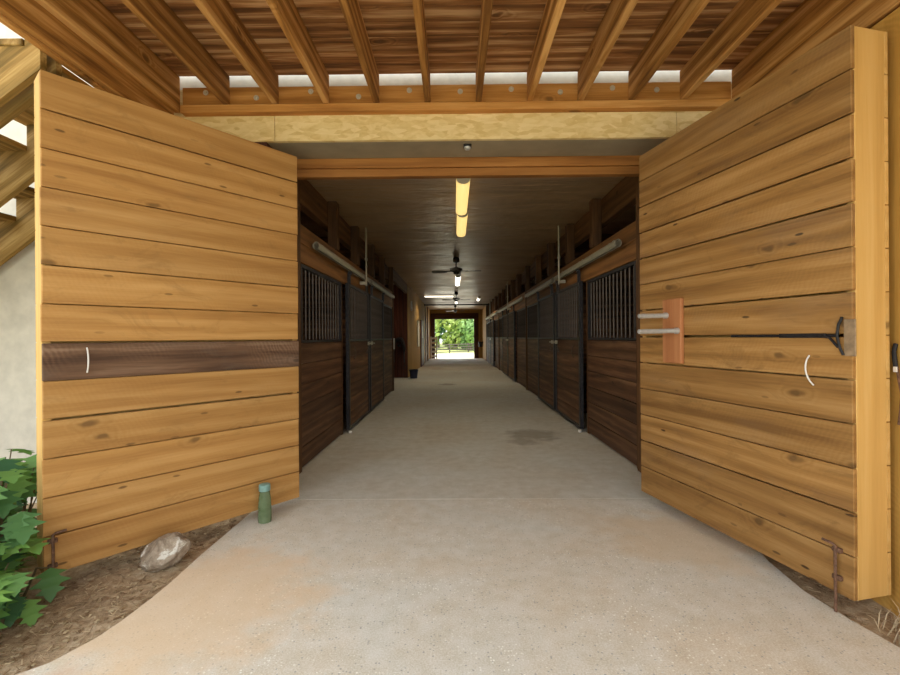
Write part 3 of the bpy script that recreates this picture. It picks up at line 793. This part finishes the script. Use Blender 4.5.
for i in range(13):
    for j in range(9):
        x = -2.42+.40*i/12; z = 1.42-.95*j/8; vs.append(V((x, 14.57+.03*math.sin(i*1.3)*j/8, z)))
b.add(vs, [(i*9+j, i*9+j+1, (i+1)*9+j+1, (i+1)*9+j) for i in range(12) for j in range(8)], [V(v) for v in vs], .5, True)
o = b.build('cloth', M['tack'], t, t.location); md = o.modifiers.new('s', 'SOLIDIFY'); md.thickness = .02
b = MB(); b.tube([(-2.46, 14.575, 1.42), (-1.98, 14.575, 1.42)], .015, 8); b.build('hanging_rod', M['black'], t, t.location)

def bucket(x, y, z, r, h, mat, label):
    t = thing('bucket', label, 'bucket', (x, y, z))
    b = MB(); b._lathe([(r*.8, 0), (r, h*.94), (r*1.06, h*.95), (r*1.06, h), (r*.96, h), (r*.78, .02), (.001, .02)], (x, y, z), 24, .5); b.build('pail', M[mat], t, t.location, recalc=True)
    pts = [(x+r*1.05*math.cos(a), y, z+h*.93-r*.9*math.sin(a)*.6) for a in [math.pi*i/12 for i in range(13)]]
    b = MB(); b.tube(pts, .005, 6); b.build('bail', M['bar'], t, t.location)
bucket(-1.30, 14.45, 0, .14, .28, 'blue', 'navy blue bucket on the aisle floor at the corner of the plywood wall')
bucket(1.62, 27.2, .72, .15, .32, 'black', 'black rubber bucket hanging by the far doorway')
b = MB(); b.tube([(1.62, 27.2, 1.0), (1.62, 27.22, 1.25), (1.775, 27.22, 1.25)], .008, 6); o = b.build('bucket_hook', M['black'], origin=(1.7, 27.2, 1.0)); tag(o, 'black iron hook holding the rubber bucket by the far doorway', 'hook')

t = thing('wall_clock', 'round white clock high on the plywood aisle wall', 'clock', (XL, 15.8, 2.42))
b = MB(); b.tube([(XL+.002, 15.8, 2.42), (XL+.035, 15.8, 2.42)], .17, 28); b.build('case', M['white'], t, t.location)
b = MB(); b.tube([(XL+.036, 15.8, 2.42), (XL+.038, 15.8, 2.53)], .006, 5); b.tube([(XL+.036, 15.8, 2.42), (XL+.038, 15.88, 2.40)], .006, 5); b.build('hand', M['black'], t, t.location)
t = thing('notice_board', 'tall white notice board on the plywood wall before the red-brown door', 'notice board', (XL, 18.6, 1.4))
b = MB(); b.bx(XL+.002, XL+.03, 18.2, 19.1, .98, 1.96, 2, .003); b.build('board', M['white'], t, t.location)
b = MB(); b.bx(XL+.002, XL+.045, 18.16, 18.199, .94, 2.0, 2); b.bx(XL+.002, XL+.045, 19.101, 19.14, .94, 2.0, 2); b.bx(XL+.002, XL+.045, 18.2, 19.1, .94, .979, 1); b.bx(XL+.002, XL+.045, 18.2, 19.1, 1.961, 2.0, 1); b.build('frame', M['fixture'], t, t.location)
b = MB(); b.bx(XL+.002, XL+.05, 20.1, 21.7, 0, 2.1, 2, .003); d = b.build('door_1', M['reddoor'], kind='structure')
t = thing('notice_sign', 'white paper notice on the red-brown aisle door', 'notice', (XL+.05, 20.7, 1.5))
b = MB(); b.bx(XL+.051, XL+.056, 20.5, 20.95, 1.28, 1.85, 2, .001); b.build('sheet', M['white'], t, t.location)
b = MB(); b.bx(XL+.056, XL+.060, 20.70, 20.74, 1.80, 1.83, 2, .001); b.build('pin', M['black'], t, t.location)
for k, y in enumerate((23.6, 25.4)):
    wpart('wall_stud', XL+.002, XL+.05, y-.09, y+.09, 0, ZC-.002, 2, 'darkframe' if k else 'whitegate', ['pale upright board on the plywood wall past the red-brown door', 'dark upright board on the plywood wall just before the far gate'][k], 'post', None)

# ------------------------------------------------------------------ ceiling fittings
def wrap_light(x, y0, y1, lens, label, z=ZC, w=.15):
    t = thing('ceiling_light', label, 'ceiling light', (x, (y0+y1)/2, z))
    b = MB(); b.bx(x-w*.45, x+w*.45, y0+.03, y1-.03, z-.04, z-.0005, 1, .004); b.build('housing', M['fixture'], t, t.location)
    vs = []; fs = []; m = 12
    for y in (y0+.026, y1-.026):
        for i in range(m+1):
            a = math.pi*i/m; vs.append(V((x+w/2*math.cos(a), y, z-.041-.062*math.sin(a)**.75)))
    fs = [(i, i+1, m+2+i, m+1+i) for i in range(m)]+[tuple(range(m+1))[::-1], tuple(range(m+1, 2*m+2)), (0, m+1, 2*m+1, m)]
    b = MB(); b.add(vs, fs, [V(v) for v in vs], .5, True); b.build('diffuser', M[lens], t, t.location, recalc=True)
    for y in (y0, y1-.025):
        b = MB(); pts = [(x+w*.5*math.cos(math.pi*i/10), z-.036-.068*math.sin(math.pi*i/10)**.75) for i in range(11)]+[(x-w*.5, z-.001), (x+w*.5, z-.001)]
        b.poly_prism(pts, y, y+.025, 'y'); b.build('end_cap', M['fixture'], t, t.location, recalc=True)
LIGHTS = []
wrap_light(.112, 4.78, 6.06, 'lens_dim', 'amber wrap-around fluorescent light on the ceiling right inside the opening'); LIGHTS.append((.107, 5.4))
wrap_light(.128, 6.12, 7.36, 'lens_dim', 'amber wrap-around fluorescent light directly behind the first one'); LIGHTS.append((.128, 6.7))
wrap_light(.125, 12.3, 14.4, 'lens_white', 'bright white fluorescent light between the first and second ceiling fans'); LIGHTS.append((.125, 13.3))
wrap_light(1.10, 19.2, 20.4, 'lens_white', 'bright white fluorescent light above the stall row deep in the aisle', w=.12); LIGHTS.append((1.1, 19.8))
t = thing('ceiling_tube_light', 'slim white tube light mounted crosswise near the second ceiling fan', 'ceiling light', (-.6, 18.4, ZC-.05))
b = MB(); b.bx(-1.2, .0, 18.37, 18.43, ZC-.035, ZC-.0005, 0, .003); b.build('housing', M['fixture'], t, t.location)
b = MB(); b.tube([(-1.18, 18.4, ZC-.062), (-.02, 18.4, ZC-.062)], .024, 10); b.build('tube', M['lens_white'], t, t.location); LIGHTS.append((-.6, 18.4))
b = MB(); b.tube([(XL, 22.7, ZC-.09), (XR, 22.7, ZC-.09)], .035, 10); o = b.build('hanging_pipe', M['black'], origin=(0, 22.7, ZC-.09)); tag(o, 'dark pipe crossing the aisle just under the ceiling', 'pipe')

def fan_proto():
    t = thing('ceiling_fan', '', 'ceiling fan', (0, 0, 0), 0, 'ceiling fans along the aisle')
    b = MB(); b._lathe([(.03, -.115), (.07, -.10), (.075, -.05), (.06, -.005), (.04, -.0005)], (0, 0, 0), 20, .5); b.build('canopy', M['fanblack'], t, recalc=True)
    b = MB(); b.tube([(0, 0, -.11), (0, 0, -.22)], .013, 8); b.build('downrod', M['fanblack'], t)
    b = MB(); b._lathe([(.02, -.215), (.09, -.225), (.135, -.245), (.135, -.29), (.08, -.315), (.06, -.33), (.06, -.36), (.02, -.37)], (0, 0, 0), 24, .5); b.build('motor', M['fanblack'], t, recalc=True)
    p = None
    for k in range(4):
        b = MB()
        pts = [(.20, -.045), (.28, -.062), (.50, -.068), (.535, -.05), (.545, 0), (.535, .05), (.50, .068), (.28, .062), (.20, .045)]
        b.poly_prism(pts, -.306, -.300); b.bx(.11, .26, -.02, .02, -.298, -.288)
        ang = math.radians(90*k-8)
        for i, v in enumerate(b.v):
            v = V((v.x, v.y, v.z+v.y*.22)); b.v[i] = V((v.x*math.cos(ang)-v.y*math.sin(ang), v.x*math.sin(ang)+v.y*math.cos(ang), v.z))
        b.build('blade', M['fanblack'], t, recalc=True)
    b = MB(); b.tube([(.075, -.03, -.33), (.075, -.03, -.60)], .003, 5); b.build('pull_chain', M['fanblack'], t)
    return t
FAN = fan_proto()
put(FAN, (.06, 9.8, ZC), math.radians(0), 'black ceiling fan nearest the barn entrance')
FAN2 = put(FAN, (.10, 17.2, ZC), math.radians(14), 'black ceiling fan beside the slim crosswise tube light')
put(FAN, (.08, 24.5, ZC), math.radians(-10), 'black ceiling fan nearest the far doorway')
b = MB(); b._lathe([(.02, -.372), (.045, -.385), (.055, -.42), (.035, -.455), (.01, -.46)], (0, 0, 0), 16, .5); b.build('lamp_globe', M['lens_white'], FAN2, recalc=True)

# ------------------------------------------------------------------ far gate, fence, trees
t = thing('white_gate', 'white slatted gate folded beside the far doorway', 'gate', (-1.45, 27.3, 0))
for x0 in (-1.44, -1.10):
    b = MB(); b.bx(x0, x0+.09, 27.3, 27.36, .02, 1.36, 2, .004); b.build('upright', M['whitegate'], t, t.location)
for k in range(5):
    b = MB(); b.bx(-1.44, -1.01, 27.27, 27.299, .12+k*.27, .23+k*.27, 0, .003); b.build('slat', M['whitegate'], t, t.location)
t = thing('paddock_fence', 'dark three-rail paddock fence beyond the far doorway', 'fence', (0, 62, -1))
def fz(x): return hz(x, 58)-.06+.03*(x+3)*.5
for k in range(9):
    x = -11+k*2.6; y = 60+(x+3)*.55
    b = MB(); b.bx(x-.09, x+.09, y-.08, y+.08, fz(x)-.3, fz(x)+1.35, 2, .005); b.build('fence_post', M['fence'], t, t.location)
for k in range(4):
    b = MB(); z = .22+k*.33
    a_, c_ = V((-11, 60-8*.55-.1, fz(-11)+z)), V((9.8, 60+12.8*.55-.1, fz(9.8)+z))
    d = (c_-a_).normalized(); s_ = V((-d.y, d.x, 0)).normalized()
    b.box((a_+c_)/2, ((c_-a_).length, .05, .15), (d, s_, d.cross(s_)), 0, .004); b.build('rail', M['fence'], t, t.location)
def tree(x, y, h, r, mat, label, seed):
    R = random.Random(seed); z0 = hz(x, 58)+(y-58)*.012
    t = thing('tree', label, 'tree', (x, y, z0), 0, 'trees beyond the paddock fence')
    b = MB(); b.tube([(x, y, z0-.2), (x+.1, y, z0+h*.3), (x-.1, y, z0+h*.75)], .2, 8, True, [.28, .2, .08])
    for k in range(5):
        a = R.uniform(0, 6.28); b.tube([(x, y, z0+h*(.25+.1*k)), (x+math.cos(a)*r*.6, y+math.sin(a)*r*.6, z0+h*(.4+.1*k))], .08, 5, True, [.09, .03])
    b.build('trunk', M['bark'], t, t.location)
    b = MB(); blobs = [(V((R.uniform(-.55, .55)*r, R.uniform(-.5, .5)*r, h*R.uniform(.12, .88))), r*R.uniform(.38, .62)) for _ in range(18)]
    for c, br in blobs:
        tn = R.uniform(.1, .9)
        for _ in range(120):
            v = V((R.gauss(0, 1), R.gauss(0, 1), R.gauss(0, 1))).normalized()*br*R.uniform(.7, 1.05)
            p = V((x, y, z0))+c+v; q = v.normalized()+V((R.gauss(0, .5), R.gauss(0, .5), R.gauss(0, .5)))
            q.normalize(); a1 = q.orthogonal().normalized(); a2 = q.cross(a1); s_ = R.uniform(.22, .46)
            b.add([p-a1*s_, p-a2*s_*.6, p+a1*s_, p+a2*s_*.6], [(0, 1, 2, 3)], [V(p)]*4, min(1, max(0, tn+R.uniform(-.3, .3))))
    b.build('crown', M[mat], t, t.location)
for i, (x, y, h, r, mt, lb) in enumerate([
    (-9.5, 74, 9, 3.4, 'leaf_a', 'mid green tree beyond the fence, seen past the white gate'),
    (-4.3, 72, 7.0, 2.5, 'leaf_c', 'yellow-green tree beyond the paddock fence at the gate end'),
    (-2.8, 80, 11, 3.6, 'leaf_b', 'tall dark green tree behind the yellow-green ones'),
    (.4, 73, 8.2, 2.7, 'leaf_c', 'yellow-green tree standing at the middle of the far doorway'),
    (2.6, 71, 5.0, 2.0, 'leaf_a', 'low mid green bushy tree close behind the fence'),
    (4.6, 78, 10, 3.4, 'leaf_a', 'large mid green tree behind the low bushy one'),
    (7.0, 73, 7.5, 2.4, 'leaf_c', 'bright yellow-green tree past the far doorway jamb'),
    (10.5, 80, 10, 3.8, 'leaf_b', 'dark green tree farthest along the fence'),
    (0, 92, 14, 6.0, 'leaf_b', 'broad dark tree at the very back of the paddock'),
    (-8, 92, 14, 6.0, 'leaf_b', 'broad dark tree at the back, toward the gate end'),
    (9, 93, 14, 6.0, 'leaf_a', 'broad mid green tree at the back, away from the gate')]):
    tree(x, y, h, r, mt, lb, 100+i)

# ------------------------------------------------------------------ stone, bottle, hydrangea
b = MB(); import bmesh
bm = bmesh.new(); bmesh.ops.create_icosphere(bm, subdivisions=5, radius=1)
for v in bm.verts:
    p = v.co.copy(); q = p.copy()
    for ax_, lim in ((V((.8, .3, .5)), .80), (V((-.7, -.4, .55)), .74), (V((.2, -.9, .35)), .76), (V((.9, -.4, -.1)), .84), (V((-.2, .1, 1)), .86), (V((-.9, -.1, -.3)), .82)):
        a = ax_.normalized(); dd = q.dot(a)
        if dd > lim: q -= a*(dd-lim)*.9
    nn = mnoise.fractal(p*2.2, 1.0, 2.0, 5)*.09+mnoise.noise(p*9)*.035
    q *= 1+nn; v.co = V((q.x*.135, q.y*.11, q.z*.095+(.03*q.x)))
me = bpy.data.meshes.new('rock'); bm.to_mesh(me); bm.free(); me.materials.append(M['stone'])
for p in me.polygons: p.use_smooth = True
o = bpy.data.objects.new('rock', me); C.objects.link(o); o.location = (-1.70, 2.62, .06); o.rotation_euler = (0, 0, .25)
tag(o, 'lumpy brown and white stone on the soil against the golden door leaf', 'rock')

t = thing('bottle', 'green glass bottle with teal cap standing on the concrete by the golden door', 'bottle', (-1.352, 3.185, 0))
b = MB(); b._lathe([(.028, .001), (.044, .003), (.046, .02), (.045, .10), (.041, .17), (.036, .205), (.034, .215), (.034, .222)], (-1.352, 3.185, 0), 28, .5); b.build('body', M['glass'], t, t.location, recalc=True)
b = MB(); b._lathe([(.033, .2225), (.0385, .224), (.0395, .232), (.0385, .24), (.0395, .248), (.0385, .256), (.038, .266), (.030, .27)], (-1.352, 3.185, 0), 28, .5); b.build('cap', M['teal'], t, t.location, recalc=True)

def leaf_shape(L):
    xs_ = [0, .10, .22, .30, .38, .50, .57, .64, .74, .80, .88, 1]
    ys_ = [.015, .14, .42, .20, .26, .52, .26, .20, .36, .15, .12, 0]
    return [(x*L, y*L) for x, y in zip(xs_, ys_)]
def hydrangea(name, label, spots, seed):
    R = random.Random(seed)
    base = spots[0][0]
    t = thing('hydrangea', label, 'shrub', base)
    lf, sm = MB(), MB()
    for root, pos, az, L, tilt in spots:
        root, pos = V(root), V(pos)
        mid = (root+pos)/2+V((0, 0, .08))
        sm.tube([root, mid, pos], .004, 5, True, [.007, .005, .003])
        d = V((math.cos(az)*math.cos(tilt), math.sin(az)*math.cos(tilt), math.sin(tilt)))
        s_ = V((-math.sin(az), math.cos(az), 0)); up = d.cross(s_)
        if up.z < 0: up = -up
        tn = R.random()
        sh = leaf_shape(L); vs = []; curl = R.uniform(.1, .5)
        for i, (x, y) in enumerate(sh):
            zc = -curl*x*x/L*.9
            for sy in (-1, 0, 1):
                w = (R.uniform(-.04, .04)+.22)*abs(sy)*y
                vs.append(pos+d*x+s_*(sy*y)+up*(zc+w-.5*abs(sy)*y*y/L))
        fs = []
        for i in range(len(sh)-1):
            a = i*3; fs += [(a, a+3, a+4, a+1), (a+1, a+4, a+5, a+2)]
        lf.add(vs, fs, [V(v) for v in vs], tn, True)
    lf.build('foliage', M['leaf'], t, t.location); sm.build('stems', M['stem'], t, t.location)
R = random.Random(5)
P0, P1 = V((-1.204, 3.473, 0)), V((-2.137, 2.315, 0)); du = (P1-P0).normalized(); dn = V((du.y, -du.x, 0)); dn = -dn if dn.y > 0 else dn
def clear(p, m=.06):
    q = V((p[0], p[1], 0))-P0; s_ = q.dot(du); d = q.dot(dn)
    return s_ > 1.488+m or d < -.17-m or d > m
def spots(cx, cy, rx, ry, h, n, seed):
    R = random.Random(seed); out = []
    while len(out) < n:
        a = R.uniform(0, 6.28); rr = math.sqrt(R.random()); zz = R.random()**.8
        x, y = cx+rx*rr*math.cos(a), cy+ry*rr*math.sin(a); z = .06+h*zz*(1-.55*rr*rr)
        if x < -3.6 or not clear((x, y), .05): continue
        az = math.atan2(y-cy, x-cx)+R.uniform(-.9, .9)-.35; L = R.uniform(.11, .18)
        tx, ty = x+math.cos(az)*L, y+math.sin(az)*L
        if not clear((tx, ty), .03): continue
        rt = (x*.75+cx*.25-.06, min(y*.75+cy*.25, y))
        if not clear(rt, .05) or max(tx/ty, x/y) > (-.93 if z > .2 else -.885): continue
        if x+math.cos(az)*L > -1.90 or y+math.sin(az)*L > YW-.05: continue
        out.append(((x*.75+cx*.25-.06, min(y*.75+cy*.25, y), -.03), (x, y, z), az, L, R.uniform(-.85, .2)))
    return out
hydrangea('hydrangea', 'leafy green oakleaf shrub at the free edge of the golden door leaf',
    spots(-2.42, 2.30, .36, .55, .70, 240, 11)+spots(-2.08, 2.05, .26, .28, .22, 100, 12)+spots(-2.6, 2.75, .3, .4, .62, 50, 13), 21)

# ------------------------------------------------------------------ light
w = bpy.data.worlds.new('World'); bpy.context.scene.world = w; w.use_nodes = True
bg = w.node_tree.nodes['Background']; bg.inputs['Color'].default_value = (.90, .95, 1.0, 1); bg.inputs['Strength'].default_value = 1.5
s = bpy.data.lights.new('sun', 'SUN'); s.energy = 4.0; s.angle = .01; s.color = (1, .95, .85)
so = bpy.data.objects.new('sun', s); C.objects.link(so); so.rotation_euler = V((-.75, -.12, -1.0)).to_track_quat('-Z', 'Y').to_euler()
for i, (x, y) in enumerate(LIGHTS):
    l = bpy.data.lights.new('lamp', 'SPOT'); l.energy = (14, 14, 34, 20, 26)[i]; l.color = (1, .86, .62); l.shadow_soft_size = 0
    l.spot_size = math.radians(165); l.spot_blend = .6
    lo = bpy.data.objects.new('lamp', l); C.objects.link(lo); lo.location = (x, y, ZC-.13)

# ------------------------------------------------------------------ camera
cam = bpy.data.cameras.new('camera'); cam.lens = 18.0; cam.sensor_width = 36; cam.clip_start = .02; cam.clip_end = 400
co = bpy.data.objects.new('camera', cam); C.objects.link(co); co.location = (0, 0, 1.3)
co.matrix_world = Matrix.Translation((0, 0, 1.3)) @ Matrix.Rotation(math.radians(.5), 4, 'Z') @ Matrix.Rotation(math.radians(90), 4, 'X') @ Matrix.Rotation(math.radians(-.4), 4, 'Z')
sc = bpy.context.scene; sc.camera = co
sc.view_settings.view_transform = 'Standard'; sc.view_settings.look = 'None'; sc.view_settings.exposure = .95; sc.view_settings.gamma = 1
sc.view_settings.use_curve_mapping = False
sc.cycles.use_denoising = True
sc.cycles.max_bounces = 10; sc.cycles.diffuse_bounces = 6; sc.cycles.sample_clamp_indirect = 6
